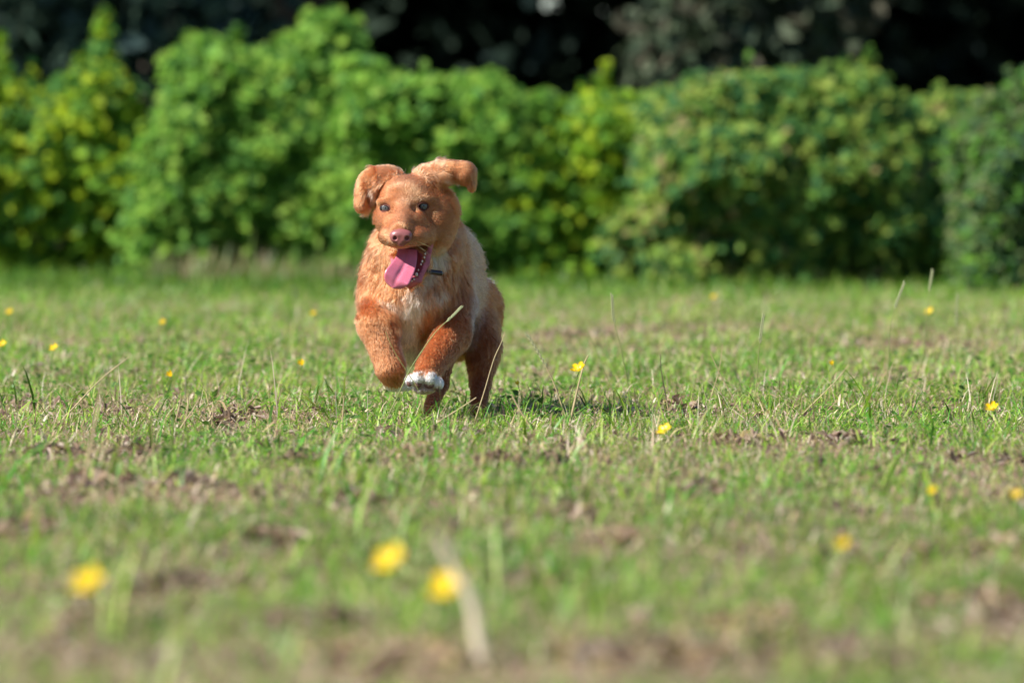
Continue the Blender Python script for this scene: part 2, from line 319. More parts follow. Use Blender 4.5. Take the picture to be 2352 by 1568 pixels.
stalk([(238, 865), (228, 920), (215, 985)], 7.2, .0024, 'blurred thick straw standing upright at the left', 'straw')
stalk([(415, 903), (412, 930), (398, 985)], 8.6, .0015, 'short straw, left one of a forked pair', 'straw')
stalk([(432, 903), (431, 935), (424, 975)], 8.65, .0016, 'short straw, right one of a forked pair', 'straw')
stalk([(460, 910), (446, 935), (424, 968)], 8.6, .0015, 'short bent straw leaning right by the forked pair', 'straw')
stalk([(1005, 1232), (1042, 1305), (1082, 1380), (1100, 1470)], 4.55, .0068, 'wide blurred pale straw in front of the lower buttercup', 'palestraw')
stalk([(2175, 765), (2150, 800), (2112, 832)], 11.6, .0018, 'dry straw leaning right, right of the long shade', 'straw')
stalk([(1517, 812), (1519, 850), (1528, 900)], 9.3, .0013, 'upright straw in the middle of the shade', 'straw')
stalk([(1660, 790), (1652, 850), (1640, 890)], 9.5, .001, 'slender upright stalk in the middle lawn', 'straw')
stalk([(1632, 812), (1655, 860), (1690, 925)], 9.1, .0013, 'thin straw leaning left at the end of the shade', 'straw')
stalk([(1950, 838), (1915, 880), (1880, 915)], 9.15, .0011, 'thin pale straw leaning right in the right lawn', 'straw')
stalk([(490, 932), (487, 965), (484, 992)], 8.7, .0017, 'short stiff straw left of centre', 'straw')
stalk([(790, 908), (788, 940), (786, 972)], 8.7, .0017, 'short stiff straw left of the dog\'s feet', 'straw')
stalk([(960, 970), (965, 990), (955, 1035)], 8.5, .0014, 'short straw in front of the dog\'s hind foot', 'straw')
stalk([(340, 1018), (330, 1045), (312, 1070)], 7.6, .0022, 'blurred short straw by the brown patch at the left', 'straw')
stalk([(1175, 905), (1190, 935), (1215, 975)], 8.7, .0022, 'thick bent straw just right of the dog\'s feet', 'straw')
# ---------------------------------------------------------------- shrubs
YG = np.array([(.13, .27, .02), (.20, .34, .022), (.09, .21, .03), (.33, .42, .02), (.06, .17, .035)])
MG = np.array([(.095, .22, .03), (.15, .30, .04), (.065, .17, .03), (.23, .37, .05), (.12, .27, .025)])
OG = np.array([(.11, .22, .035), (.19, .30, .05), (.065, .165, .04), (.26, .33, .06), (.05, .145, .045), (.30, .25, .10)])
DG = np.array([(.13, .26, .03), (.09, .22, .03), (.05, .11, .045), (.10, .16, .05), (.14, .17, .06)])
def shrub(px0, px1, top, base_y, Y, depth, n, pal, label, shoots=(), size=.046, seed=0, under=.25):
    """a leafy bush between two columns; top = list of (px, py) along its outline"""
    r = np.random.default_rng(seed); x0, x1 = W(px0, 0, Y)[0], W(px1, 0, Y)[0]; cx = (x0+x1)/2; hw = (x1-x0)/2
    root = empty('shrub', (cx, Y, 0)); tag(root, label, 'shrub', 'leafy shrubs along the back of the field'); o = np.array([cx, Y, 0])
    tx = np.array([W(p[0], 0, Y)[0] for p in top]); tz = np.array([W(0, p[1], Y)[2] for p in top])
    u = r.random(n); x = x0+(x1-x0)*u; zt = np.interp(x, tx, tz)
    zt = zt*(.90+.16*vnoise(x*9+seed, x*0+1.3, seed)); v = r.random(n)**.8; z = .02+(zt-.02)*v
    xe = (x-cx)*(.84+.32*vnoise(z*6+seed*3, z*0+np.sign(x-cx), seed+3)); x = cx+xe+r.normal(0, .07*hw, n)
    # lumpy front face: depth of the face varies with clumps
    ex = np.clip(1-np.abs((x-cx)/hw)**7, .15, 1)**.5; ez = np.clip(1-(v*.98)**4, 0, 1)**.5*(under+(1-under)*np.clip(v/.55, 0, 1)**1.3)
    clump = fbm(x*5+seed, z*5, seed+5, 3); prof = depth*(.32+.68*ex*ez)*(.62+.76*clump)
    dpt = r.random(n)**.65*2-1; y = Y-prof*np.sign(dpt)*np.abs(dpt)**.5*.9+r.normal(0, .03, n)
    keep = r.random(n) < np.clip((fbm(x*6.5, z*6.5, seed+11, 2)-.30)*7, .35, 1)
    P = np.stack([x, y, z], 1)[keep]
    N = np.stack([(P[:, 0]-cx)/hw*.5, (P[:, 1]-Y)/depth*.9-.25, .55+P[:, 2]*.4], 1)+r.normal(0, .55, (len(P), 3))
    xs = [(q, np.interp(q, [p[0] for p in top], [p[1] for p in top])-r.uniform(5, 34), r.uniform(12, 22), 40) for q in r.uniform(px0+25, px1-25, int((px1-px0)/75))]
    for (sx, sy, sw, m) in list(shoots)+xs:                # leafy shoots rising above the crown
        tipz = W(0, sy, Y)[2]; bx = W(sx, 0, Y)[0]; t = r.random(m); wv = sw*S*2.1*(1-t)**.6
        q = np.stack([bx+r.normal(0, 1, m)*wv*.5, Y+r.normal(0, 1, m)*wv*.5, tipz-.35*(1-t)], 1)
        P = np.concatenate([P, q]); N = np.concatenate([N, np.stack([r.normal(0, .7, m), -.5+r.normal(0, .7, m), np.full(m, .6)], 1)])
    k = len(P); cl = fbm(P[:, 0]*4, P[:, 2]*4, seed+31)
    col = 1.15*pal[np.clip((r.random(k)*.75+cl*.5-.12)*len(pal), 0, len(pal)-1).astype(int)]*r.uniform(.75, 1.25, (k, 1))
    v, f, c = leaves_mesh(P-o, N, r.uniform(.6, 1.3, k)*size, col, ratio=.7)
    mesh_np('foliage', v, f, M['leaf'], root, col=c)
    for s in range(6):
        a = r.uniform(-.75, .75)*hw; tzp = np.interp(cx+a, tx, tz)*.8
        pts = spline([(a*.5, r.uniform(-.1, .1), -.02), (a*.8, r.uniform(-.15, .15), tzp*.4), (a, r.uniform(-.15, .15), tzp)], 8)
        v, f = tube(pts, np.linspace(.012, .004, 8), 6); mesh_np('branch', v, f, M['bark'], root)
shrub(-420, 60, [(-420, 120), (-200, 60), (-60, 150), (60, 160)], 620, 21.2, .45, 9126, YG , 'shrub cut by the left edge of the picture with yellow green shoots', [(5, 75, 22, 60), (75, 140, 18, 40)], seed=1)
shrub(-20, 430, [(20, 190), (100, 215), (170, 170), (240, 110), (300, 170), (340, 260), (400, 420)], 620, 21.2, .45, 9828, YG , 'tall pointed shrub at the left with a high yellow green top shoot', [(240, 22, 52, 420), (160, 165, 20, 60), (150, 190, 20, 50)], seed=2, under=.4)
shrub(310, 920, [(340, 420), (380, 230), (430, 140), (500, 80), (600, 75), (680, 45), (760, 45), (820, 90), (880, 170), (900, 260)], 640, 20.8, .52, 22815, MG , 'broad tall mid green shrub, highest of the row, behind and left of the dog', [(430, 75, 24, 90), (700, 30, 30, 90), (550, 60, 26, 70)], seed=3, under=.75)
shrub(760, 1290, [(800, 150), (900, 165), (1000, 180), (1100, 185), (1200, 195), (1260, 230)], 640, 20.5, .5, 16672, MG , 'low bright green shrub directly behind the dog', [(1130, 160, 24, 50)], seed=4, under=.65)
shrub(1150, 1580, [(1150, 230), (1300, 225), (1380, 190), (1450, 205), (1500, 235), (1560, 300)], 640, 20.5, .5, 14040, YG , 'yellow green shrub right of the dog with one short pointed shoot', [(1392, 145, 22, 110)], seed=5, under=.55)
shrub(1450, 2110, [(1450, 330), (1520, 230), (1600, 180), (1700, 165), (1800, 175), (1900, 160), (2000, 150), (2060, 220), (2110, 260)], 650, 20.1, .60, 27202, OG , 'large round olive green shrub with buff tips right of the middle', [(1995, 110, 22, 110), (1720, 125, 22, 50), (1930, 145, 24, 60)], seed=6, under=.6)
shrub(1980, 2360, [(2030, 260), (2100, 225), (2200, 215), (2330, 210)], 630, 20.6, .5, 9126, OG , 'olive shrub with brownish tips between the round shrub and the dark corner bush', [], seed=7)
shrub(2200, 2600, [(2200, 330), (2270, 200), (2330, 150), (2430, 120), (2560, 140)], 620, 18.9, .5, 11407, DG , 'dark green bush cut by the right edge, nearest of the row', [], size=.036, seed=8, under=0.6)
# straw coloured weeds at the foot of the tall shrub
x = rng.uniform(W(360, 0, 20.6)[0], W(840, 0, 20.6)[0], 900); y = rng.uniform(19.9, 20.4, 900)
v, f, c = blades(x, y, rng.gamma(6, .18, 900)*.07, rng.uniform(.005, .010, 900), rng.uniform(.1, .8, 900), rng.uniform(0, 6.28, 900), pick(np.array([(.30, .25, .12), (.18, .26, .07), (.14, .22, .05), (.34, .28, .15)]), 900))
tag(mesh_np('dry_weeds', v, f, M['grass'], col=c), 'buff dry weeds at the foot of the tall shrub', 'weeds', kind='stuff')
# ---------------------------------------------------------------- dark trees behind
GAPS = [(1262, 8, 34, 22), (1376, 26, 36, 18)]
def gapcut(P, pad=0):
    px, py, _ = inv(P); k = np.ones(len(P), bool)
    for gx_, gy_, rx, ry in GAPS: k &= ((px-gx_)/(rx+pad))**2+((py-gy_)/(ry+pad))**2 > 1+.5*np.sin(px*.13)*np.cos(py*.2)
    return k
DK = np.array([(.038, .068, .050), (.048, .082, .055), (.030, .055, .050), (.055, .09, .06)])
GR = np.array([(.06, .085, .045), (.08, .10, .06), (.05, .075, .045), (.09, .085, .055)])
def tree(x, Y, h, cr, zb, n, pal, label, seed, low=None, size=.16):
    r = np.random.default_rng(seed); root = empty('tree', (x, Y, 0)); tag(root, label, 'tree', 'dark trees standing behind the shrubs')
    pts = spline([(0, 0, -.1), (r.uniform(-.2, .2), 0, h*.35), (r.uniform(-.3, .3), 0, h*.8)], 12)
    v, f = tube(pts, np.linspace(.22, .07, 12), 10); mesh_np('trunk', v, f, M['bark'], root)
    for s in range(7):
        a = r.uniform(0, 6.28); z0 = r.uniform(zb*.8, h*.6); L = cr*r.uniform(.6, .9)
        p = spline([(0, 0, z0), (math.cos(a)*L*.5, math.sin(a)*L*.5, z0+.25*L), (math.cos(a)*L, math.sin(a)*L, z0+.2*L)], 8)
        v, f = tube(p, np.linspace(.06, .015, 8), 6); mesh_np('limb', v, f, M['bark'], root)
    m = 34; a = r.uniform(0, 6.28, m); rr = cr*np.sqrt(r.random(m))*.85; cc = np.stack([np.cos(a)*rr, np.sin(a)*rr, zb+.5+(h-zb-.5)*r.random(m)*(1-.55*(rr/cr)**2)], 1)
    cs = r.uniform(.45, .95, m)*cr*.42; i = r.integers(0, m, n); d = r.normal(size=(n, 3)); d /= np.linalg.norm(d, axis=1)[:, None]
    P = cc[i]+d*(cs[i]*r.random(n)**.4)[:, None]*np.array([1, 1, .7])
    if low is not None:                              # a branch hanging down into the view
        for (lx, ly, lz, s, k) in low:
            q = np.array([lx-x, ly-Y, lz])+r.normal(0, 1, (k, 3))*s; P = np.concatenate([P, q]); d = np.concatenate([d, r.normal(size=(k, 3))])
    P[:, 2] = np.maximum(P[:, 2], .1); wp = P+np.array([x, Y, 0]); k = gapcut(wp); P, d = P[k], d[k]
    v, f, c = leaves_mesh(P, d+r.normal(0, .5, d.shape)+(0, 0, .3), r.uniform(.6, 1.3, len(P))*size, pal[r.integers(0, len(pal), len(P))]*r.uniform(.7, 1.3, (len(P), 1)))
    mesh_np('crown', v, f, M['dark'], root, col=c)
TR = [(-6.2, 27, 6.5, 3.2, 1.5, 'dark tree out at the far left behind the yellow green shrubs'), (-3.2, 26.2, 6, 3.0, 1.35, 'dark leafy tree behind the pointed shrub at the left'),
      (-.9, 27.5, 6.5, 3.0, 1.45, 'dark tree behind the tallest shrub, left of the sky gaps'), (1.5, 27.0, 7, 3.1, 1.45, 'black looking tree just right of the sky gaps'),
      (3.6, 26.4, 6, 2.8, 1.4, 'dark tree over the olive shrub at the right'), (6.4, 27, 6.5, 3.2, 1.4, 'dark tree out at the far right behind the corner bush'),
      (-2.0, 32, 8, 3.6, 1.7, 'dark tree deeper in the wood at the left'), (3.9, 32, 8, 3.8, 1.7, 'dark tree deeper in the wood at the right')]
for k, (x, Y, h, cr, zb, lab) in enumerate(TR):
    low = None
    if k == 3: low = [(*W(1560, 130, 24.6), .10, 500), (*W(1620, 70, 24.8), .13, 600), (*W(1720, 30, 25), .16, 700), (*W(1525, 190, 24.5), .07, 250), (*W(1880, 20, 25), .12, 350)]
    if k == 1: low = [(*W(420, 60, 25.2), .2, 500), (*W(200, 20, 25.2), .2, 400)]
    tree(x, Y, h, cr, zb, 12000, GR if k == 3 else DK, lab, 100+k, low, size=.11 if low else .16)
n = 210000; P = np.stack([rng.uniform(-16, 16, n), rng.uniform(34, 42, n), rng.random(n)**1.3*9], 1); P = P[gapcut(P, 12)]
v, f, c = leaves_mesh(P, rng.normal(size=P.shape), rng.uniform(.18, .34, len(P)), DK[rng.integers(0, 4, len(P))]*.55)  # tree leaf tones darkened: shade of the wood put into the colour
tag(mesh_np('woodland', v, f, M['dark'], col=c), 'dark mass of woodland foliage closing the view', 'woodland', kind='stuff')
# ================================================================ the puppy
U = S
class Field:
    """smooth union / subtraction of capsules and ellipsoids, evaluated on a grid or at points"""
    def __init__(s): s.pr = []
    def cap(s, a, b, ra, rb, k=14, op='u', flow=None, part='body'):
        a, b = np.array(a, float), np.array(b, float)
        s.pr.append(('c', a, b, ra*U, rb*U, k*U, op, (b-a) if flow is None else np.array(flow, float), part))
    def ell(s, c, r, k=14, op='u', flow=None, part='body', rot=0.0, yaw=0.0):
        c = np.array(c, float); r = np.array(r, float)*U
        ca, sa = math.cos(math.radians(rot)), math.sin(math.radians(rot)); cy, sy = math.cos(math.radians(yaw)), math.sin(math.radians(yaw))
        R = np.array([[ca, 0, sa], [0, 1, 0], [-sa, 0, ca]])@np.array([[cy, -sy, 0], [sy, cy, 0], [0, 0, 1]])
        s.pr.append(('e', c, r, R, 0, k*U, op, np.array(flow if flow is not None else (0, 0, -1), float), part))
    @staticmethod
    def dist(p, X, Y, Z):
        if p[0] == 'c':
            a, b, ra, rb = p[1:5]; d = b-a; L2 = max(d@d, 1e-12)
            t = np.clip(((X-a[0])*d[0]+(Y-a[1])*d[1]+(Z-a[2])*d[2])/L2, 0, 1)
            return np.sqrt((X-a[0]-t*d[0])**2+(Y-a[1]-t*d[1])**2+(Z-a[2]-t*d[2])**2)-(ra+(rb-ra)*t)
        c, r, R = p[1:4]; x, y, z = X-c[0], Y-c[1], Z-c[2]
        q = [R[0, i]*x+R[1, i]*y+R[2, i]*z for i in range(3)]
        k0 = np.sqrt((q[0]/r[0])**2+(q[1]/r[1])**2+(q[2]/r[2])**2)+1e-9
        k1 = np.sqrt((q[0]/r[0]**2)**2+(q[1]/r[1]**2)**2+(q[2]/r[2]**2)**2)+1e-9
        return k0*(k0-1)/k1
    @staticmethod
    def comb(F, d, k, op):
        if op == 'u': h = np.clip(.5+.5*(F-d)/k, 0, 1); return F*(1-h)+d*h-k*h*(1-h)
        h = np.clip(.5-.5*(F+d)/k, 0, 1); return F*(1-h)-d*h+k*h*(1-h)
    def bounds(s, p):
        pad = p[5]+.012
        if p[0] == 'c':
            r = max(p[3], p[4]); return np.minimum(p[1], p[2])-r-pad, np.maximum(p[1], p[2])+r+pad
        r = p[2].max(); return p[1]-r-pad, p[1]+r+pad
    def at(s, P):
        F = np.full(len(P), .2)
        for p in s.pr: F = s.comb(F, s.dist(p, P[:, 0], P[:, 1], P[:, 2]), p[5], p[6])
        return F
    def grad(s, P, e=.0006):
        g = np.stack([s.at(P+np.eye(3)[i]*e)-s.at(P-np.eye(3)[i]*e) for i in range(3)], 1)
        return g/(np.linalg.norm(g, axis=1)[:, None]+1e-12)
    def front(s, px, py, f0=160, f1=-300):
        """modelling depth of the front surface at a point of the front view"""
        f = np.arange(f0, f1, -1.0); P = np.array([D(px, py, q) for q in f]); v = s.at(P); i = np.argmax(v < 0)
        return f[i]
    def mesh(s, vox):
        un = [s.bounds(p) for p in s.pr if p[6] == 'u']; lo = np.min([b[0] for b in un], 0); hi = np.max([b[1] for b in un], 0)
        n = np.ceil((hi-lo)/vox).astype(int)+1; ax = [lo[i]+vox*np.arange(n[i]) for i in range(3)]
        F = np.full(n, .05, np.float32)
        for p in s.pr:
            b0, b1 = s.bounds(p); i0 = np.clip(((b0-lo)/vox).astype(int), 0, n-1); i1 = np.clip(((b1-lo)/vox).astype(int)+2, 1, n)
            if (i1 <= i0).any(): continue
            sl = tuple(slice(i0[i], i1[i]) for i in range(3))
            F[sl] = s.comb(F[sl], s.dist(p, ax[0][sl[0]][:, None, None], ax[1][sl[1]][None, :, None], ax[2][sl[2]][None, None, :]), p[5], p[6])
        ins = F < 0; nc = n-1; cnt = np.zeros(nc, np.int8); acc = np.zeros((*nc, 3), np.float32)
        def c8(A, o): return A[o[0]:nc[0]+o[0], o[1]:nc[1]+o[1], o[2]:nc[2]+o[2]]
        for a in range(3):
            for u in range(2):
                for v in range(2):
                    o0 = [0, 0, 0]; o0[(a+1) % 3] = u; o0[(a+2) % 3] = v; o1 = list(o0); o1[a] = 1
                    A, B = c8(F, o0), c8(F, o1); x = (c8(ins, o0) != c8(ins, o1)); t = np.where(x, A/(A-B+1e-20), 0)
                    cnt += x; acc[..., a] += t
                    if u: acc[..., (a+1) % 3] += x
                    if v: acc[..., (a+2) % 3] += x
        act = cnt > 0; idx = np.full(nc, -1, np.int64); idx[act] = np.arange(act.sum())
        V = (np.argwhere(act)+acc[act]/cnt[act][:, None])*vox+lo
        Fs = []
        for a in range(3):
            b, c = (a+1) % 3, (a+2) % 3; sl0 = [slice(1, nc[i]) for i in range(3)]; sl0[a] = slice(0, nc[a]); sl1 = list(sl0); sl1[a] = slice(1, nc[a]+1)
            i0, i1 = ins[tuple(sl0)], ins[tuple(sl1)]; E = np.argwhere(i0 != i1); fl = i0[i0 != i1]
            for i in range(3):
                if i != a: E[:, i] += 1
            def g(db, dc): e = E.copy(); e[:, b] -= db; e[:, c] -= dc; return idx[e[:, 0], e[:, 1], e[:, 2]]
            q = np.stack([g(1, 1), g(0, 1), g(0, 0), g(1, 0)], 1); q[~fl] = q[~fl][:, ::-1]; Fs.append(q)
        return V, np.concatenate(Fs)
B = Field(); dn = (0, 0, -1)
back = (.35, 1, -.25)
# trunk
B.ell(D(952, 665, -190), (108, 118, 112), flow=(0, .3, -1)); B.ell(D(955, 582, -160), (106, 88, 92), k=30, flow=(0, .3, -1))
B.ell(D(882, 650, -190), (52, 60, 80), k=30, flow=(-.2, .3, -1)); B.ell(D(1030, 665, -200), (52, 62, 88), k=30, flow=(.2, .3, -1))
B.cap(D(1000, 545, -240), D(1042, 600, -430), 62, 66, k=40, flow=back)
B.cap(D(985, 650, -280), D(1058, 705, -580), 102, 84, k=40, flow=back)
B.ell(D(1078, 725, -610), (74, 80, 80), k=40, flow=(.3, 1, -.6))
B.ell(D(935, 765, -250), (58, 130, 72), k=30, flow=(0, .4, -1)); B.cap(D(945, 730, -300), D(1040, 770, -560), 62, 60, k=40, flow=back)
B.cap(D(1090, 700, -660), D(1118, 655, -780), 20, 9, k=20, part='tail')
# fore legs
B.cap(D(874, 690, -180), D(868, 745, -110), 46, 45, k=24); B.cap(D(866, 742, -105), D(897, 845, -75), 43, 32, k=14)
B.cap(D(897, 845, -75), D(904, 868, -82), 32, 25, k=10); B.cap(D(904, 878, -90), D(934, 880, -135), 20, 17, k=8, part='paw')
B.cap(D(1040, 705, -180), D(1038, 770, -120), 50, 42, k=26); B.cap(D(1038, 768, -118), D(988, 842, -20), 42, 30, k=12)
B.cap(D(988, 842, -20), D(977, 868, 10), 29, 27, k=10); B.ell(D(975, 874, 22), (30, 20, 24), k=8, part='paw')
for (a, b, f, r) in ((943, 872, 34, 11.5), (961, 866, 42, 14.5), (986, 867, 42, 15), (1005, 880, 32, 12.5)): B.ell(D(a, b, f), (r, 17, r*1.15), k=4, part='paw')
B.ell(D(975, 893, 30), (24, 15, 11), k=6, part='paw')
# hind legs
B.cap(D(1000, 770, -520), D(1004, 800, -330), 62, 44, k=30, flow=(0, -.3, -1)); B.cap(D(1004, 800, -330), D(1010, 880, -300), 40, 20, k=16)
B.cap(D(1010, 880, -300), D(988, 938, -150), 18, 14, k=8); B.ell(D(984, 952, -122), (16, 24, 11), k=8, part='paw')
B.ell(D(1100, 765, -480), (48, 78, 72), k=26, flow=(.1, .2, -1)); B.cap(D(1110, 800, -430), D(1103, 880, -400), 42, 24, k=20)
B.cap(D(1103, 880, -400), D(1100, 930, -310), 22, 17, k=10); B.ell(D(1098, 943, -280), (19, 27, 13), k=8, part='paw')
# head
B.ell(D(948, 470, -85), (82, 76, 66), k=30, part='head'); B.ell(D(930, 448, -42), (52, 42, 40), k=26, part='head')
B.ell(D(889, 502, -48), (29, 50, 38), k=20, part='head'); B.ell(D(1000, 510, -62), (42, 46, 48), k=30, part='head'); B.ell(D(1008, 495, -88), (43, 48, 58), k=26, part='head'); B.ell(D(998, 543, -70), (34, 40, 36), k=26, part='head')
B.ell(D(886, 462, -18), (20, 14, 7), k=20, part='head'); B.ell(D(970, 457, -22), (21, 14, 7), k=20, part='head')
B.cap(D(928, 484, -14), D(922, 527, 54), 29, 23, k=22, part='head'); B.ell(D(902, 510, 0), (28, 36, 26), k=16, part='head'); B.ell(D(950, 510, -2), (32, 38, 28), k=16, part='head')
B.ell(D(899, 542, 26), (31, 38, 23), k=11, part='head'); B.ell(D(949, 542, 26), (36, 42, 24), k=11, part='head'); B.ell(D(978, 538, -10), (24, 36, 26), k=16, part='head')
B.ell(D(921, 552, 52), (31, 24, 18), k=14, part='head'); B.ell(D(921, 530, 48), (27, 22, 16), k=14, part='head')
B.ell(D(901, 482, 15), (6, 7, 8), k=12, op='s', part='hollow'); B.ell(D(953, 480, 13), (6, 7, 8), k=12, op='s', part='hollow')
# lower jaw, then the open mouth
B.ell(D(948, 604, -30), (45, 48, 40), k=10, part='head'); B.cap(D(940, 606, -20), D(942, 638, 16), 36, 23, k=10, part='lip')
B.ell(D(938, 603, 18), (32, 46, 40), k=6, op='s', part='mouth'); B.cap(D(955, 590, 12), D(981, 566, 14), 14, 5, k=6, op='s', part='mouth'); B.cap(D(938, 610, 34), D(940, 630, 44), 22, 15, k=6, op='s', part='mouth')
B.cap(D(990, 562, -22), D(980, 606, 8), 5.5, 6, k=7, part='lip'); B.cap(D(980, 606, 8), D(962, 643, 28), 6, 7, k=6, part='lip')
B.cap(D(899, 586, -20), D(904, 612, 2), 4, 6, k=8, part='lip'); B.cap(D(904, 612, 6), D(920, 647, 28), 6, 7, k=5, part='lip'); B.cap(D(920, 647, 28), D(962, 643, 28), 7, 7, k=5, part='lip')
# ears
eo = dict(part='ear', flow=(-.6, .3, -1))
B.ell(D(889, 404, -78), (35, 30, 24), k=18, part='ear', flow=(-1, .4, .2)); B.ell(D(856, 420, -72), (34, 24, 33), k=18, rot=-30, **eo)
B.ell(D(837, 446, -66), (22, 24, 36), k=12, **eo); B.ell(D(829, 470, -62), (14, 18, 18), k=9, **eo)
er = dict(part='ear', flow=(1, .2, -.15))
B.ell(D(995, 400, -76), (44, 32, 26), k=20, **er); B.ell(D(1036, 391, -64), (45, 36, 23), k=18, rot=3, **er)
B.ell(D(1068, 399, -58), (25, 32, 27), k=12, rot=40, part='ear', flow=(.6, .2, -.8)); B.ell(D(1082, 418, -58), (11, 20, 22), k=8, rot=-6, part='ear', flow=(.2, .1, -1))
B.ell(D(1042, 434, -36), (32, 34, 22), k=6, op='s', part='earin', rot=8); B.ell(D(848, 466, -42), (7, 26, 27), k=6, op='s', part='earin', rot=-6)
B.cap(D(921, 562, 74), D(921, 575, 62), 1.5, 2, k=5, op='s', part='hollow')
# eye sockets
EYES = []
for (ex, ey, aw, ah) in ((884.5, 478.5, 0, 0), (972, 473.8, 0, 0)):
    f = B.front(ex, ey); EYES.append((ex, ey, f)); 
for (ex, ey, f), (aw, ah) in zip(EYES, ((11, 7.2), (11.8, 7.6))): B.ell(D(ex, ey, f+1), (aw, 12, ah), k=2.5, op='s', part='eye', rot=4)
# nostrils belong to the nose part; seat for it:
NF = B.front(921, 541)
dog = empty('puppy', (D(1010, 950, -200)[0], D(0, 0, -200)[1], 0)); dl = np.array(dog.location)
tag(dog, 'red tan long-haired puppy running towards the camera with its tongue out', 'dog')
Vb, Fb = B.mesh(.0022); Nb = B.grad(Vb)
def wts(P, sharp=.006):
    Ws, parts, flows = [], [], []
    for p in B.pr:
        d = B.dist(p, P[:, 0], P[:, 1], P[:, 2]); Ws.append(np.exp(-np.clip(d if p[6] == 'u' else np.abs(d), 0, .2)/sharp)*(1 if p[6] == 'u' else 0)); parts.append(p[8]); flows.append(p[7]/(np.linalg.norm(p[7])+1e-9))
    return np.array(Ws), parts, np.array(flows)
def sstep(a, b, x): t = np.clip((x-a)/(b-a), 0, 1); return t*t*(3-2*t)
def seg2(px, py, pts):
    d = np.full(len(px), 1e9)
    for (a, b), (c, e) in zip(pts[:-1], pts[1:]):
        L = (c-a)**2+(e-b)**2; t = np.clip(((px-a)*(c-a)+(py-b)*(e-b))/L, 0, 1); d = np.minimum(d, np.hypot(px-a-t*(c-a), py-b-t*(e-b)))
    return d
TAN = np.array((.35, .122, .044)); RED = np.array((.34, .115, .042)); LIGHT = np.array((.39, .172, .085)); CREAM = np.array((.60, .46, .35)); WHITE = np.array((.72, .66, .62))
def near(P, names, mx=.0):
    d = np.full(len(P), 1.)
    for p in B.pr:
        if p[8] in names: d = np.minimum(d, (B.dist(p, P[:, 0], P[:, 1], P[:, 2])) if p[6] == 'u' else np.abs(B.dist(p, P[:, 0], P[:, 1], P[:, 2])))
    return d/U
def r3(px): return 3*np.sin(px*.9)
def coat(P):
    px, py, f = inv(P); n = fbm(px*.05+f*.03, py*.035, 81); n2 = fbm(px*.16+f*.1, py*.07, 82)
    c = mixc(TAN, LIGHT, np.clip((n-.45)*1.6+(n2-.5)*.8, 0, .5))
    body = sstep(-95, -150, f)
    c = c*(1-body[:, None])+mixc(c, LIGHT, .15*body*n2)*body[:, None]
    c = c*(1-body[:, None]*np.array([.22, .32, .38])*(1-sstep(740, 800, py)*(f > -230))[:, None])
    leg = sstep(690, 740, py)*(f > -230); leg = leg*1.0; c = mixc_arr(c, RED, leg*.6)
    face = sstep(-125, -50, f)*(py < 610); c = mixc_arr(c, RED*1.12, face*.45)
    bib = (1-sstep(12, 32, seg2(px, py, [(985, 600), (955, 660), (945, 720), (935, 800), (940, 850)])*(1+.5*(n2-.5))))*sstep(-60, -85, f); c = mixc_arr(c, CREAM, bib*.95)
    bib2 = (1-sstep(6, 20, seg2(px, py, [(880, 690), (930, 705), (1010, 668)])*(1+.6*(n2-.5))))*sstep(-60, -100, f); c = mixc_arr(c, CREAM, bib2*.5)
    th = (1-sstep(20, 34, np.hypot(px-1000, py-585)))*sstep(-20, -60, f)*(py > 560); c = mixc_arr(c, CREAM, th*.6)
    sh = (1-sstep(8, 24, seg2(px, py, [(1068, 500), (1086, 560), (1096, 640), (1094, 730), (1078, 790)])))*sstep(-110, -150, f); c = mixc_arr(c, CREAM, sh*.35)
    ch = (1-sstep(12, 30, np.hypot((px-1020)*.8, py-545)))*.4; c = mixc_arr(c, LIGHT, ch)
    cx = (1-sstep(6, 20, seg2(px, py, [(925, 470), (923, 500)])))*(f > -30); c = mixc_arr(c, LIGHT, cx*.35)  # lit nose bridge, put into the coat as paler colour
    top = sstep(450, 405, py)*sstep(-150, -90, f)*(np.abs(px-945) < 75); c = mixc_arr(c, LIGHT, top*.75)  # highlight on top of the head painted into the coat
    tf = np.maximum(1-sstep(5, 12, seg2(px, py, [(858, 436), (852, 470), (850, 500)])), 1-sstep(5, 12, seg2(px, py, [(1018, 412), (1040, 420), (1052, 432)])))*(f > -90); c = mixc_arr(c, CREAM, tf*.5)
    mz = (1-sstep(8, 16, np.abs(py-562)))*(f > 10); c = mixc_arr(c, LIGHT, mz*.5)
    eb = np.minimum(np.hypot((px-888)/13, (py-463)/5), np.hypot((px-970)/14, (py-458)/5)); c = mixc_arr(c, LIGHT, (1-sstep(.7, 1.3, eb))*.3*(f > -60))
    er_ = sstep(5, 1, near(P, ('ear',)))*(1-top); c = mixc_arr(c, RED*1.0, er_*.5)
    w = (near(P, ('paw',)) < 5)*((f > 5)|(f > -160)*(px < 950)*(py > 845)); w = w*sstep(853, 861, py+26*(n2-.5)+r3(px)); c = mixc_arr(c, WHITE, w*1.0); lowp = w*sstep(880, 892, py+3*np.sin(px*.5))*(f > 5); c = mixc_arr(c, (.30, .15, .09), lowp*.8)
    tp = (near(P, ('tail',)) < 4); c = mixc_arr(c, WHITE, tp*.5)
    return c
def mixc_arr(a, b, t): t = np.asarray(t)[:, None]; return a*(1-t)+np.asarray(b)*t
def bare(P):
    """1 where skin shows: mouth, lips, round the eyes, under the nose"""
    px, py, f = inv(P); m = near(P, ('mouth',)) < 2.5; l = (near(P, ('lip',)) < 1.6)*(py > 556)*(f > -22)*(py < 660)
    e = near(P, ('eye',)) < 3.4; ns = np.hypot((px-921)/24, (py-542)/17) < 1; ns &= f > 52
    return m*1., l*1., e*1., ns*1.
cb = coat(Vb); m_, l_, e_, n_ = bare(Vb)
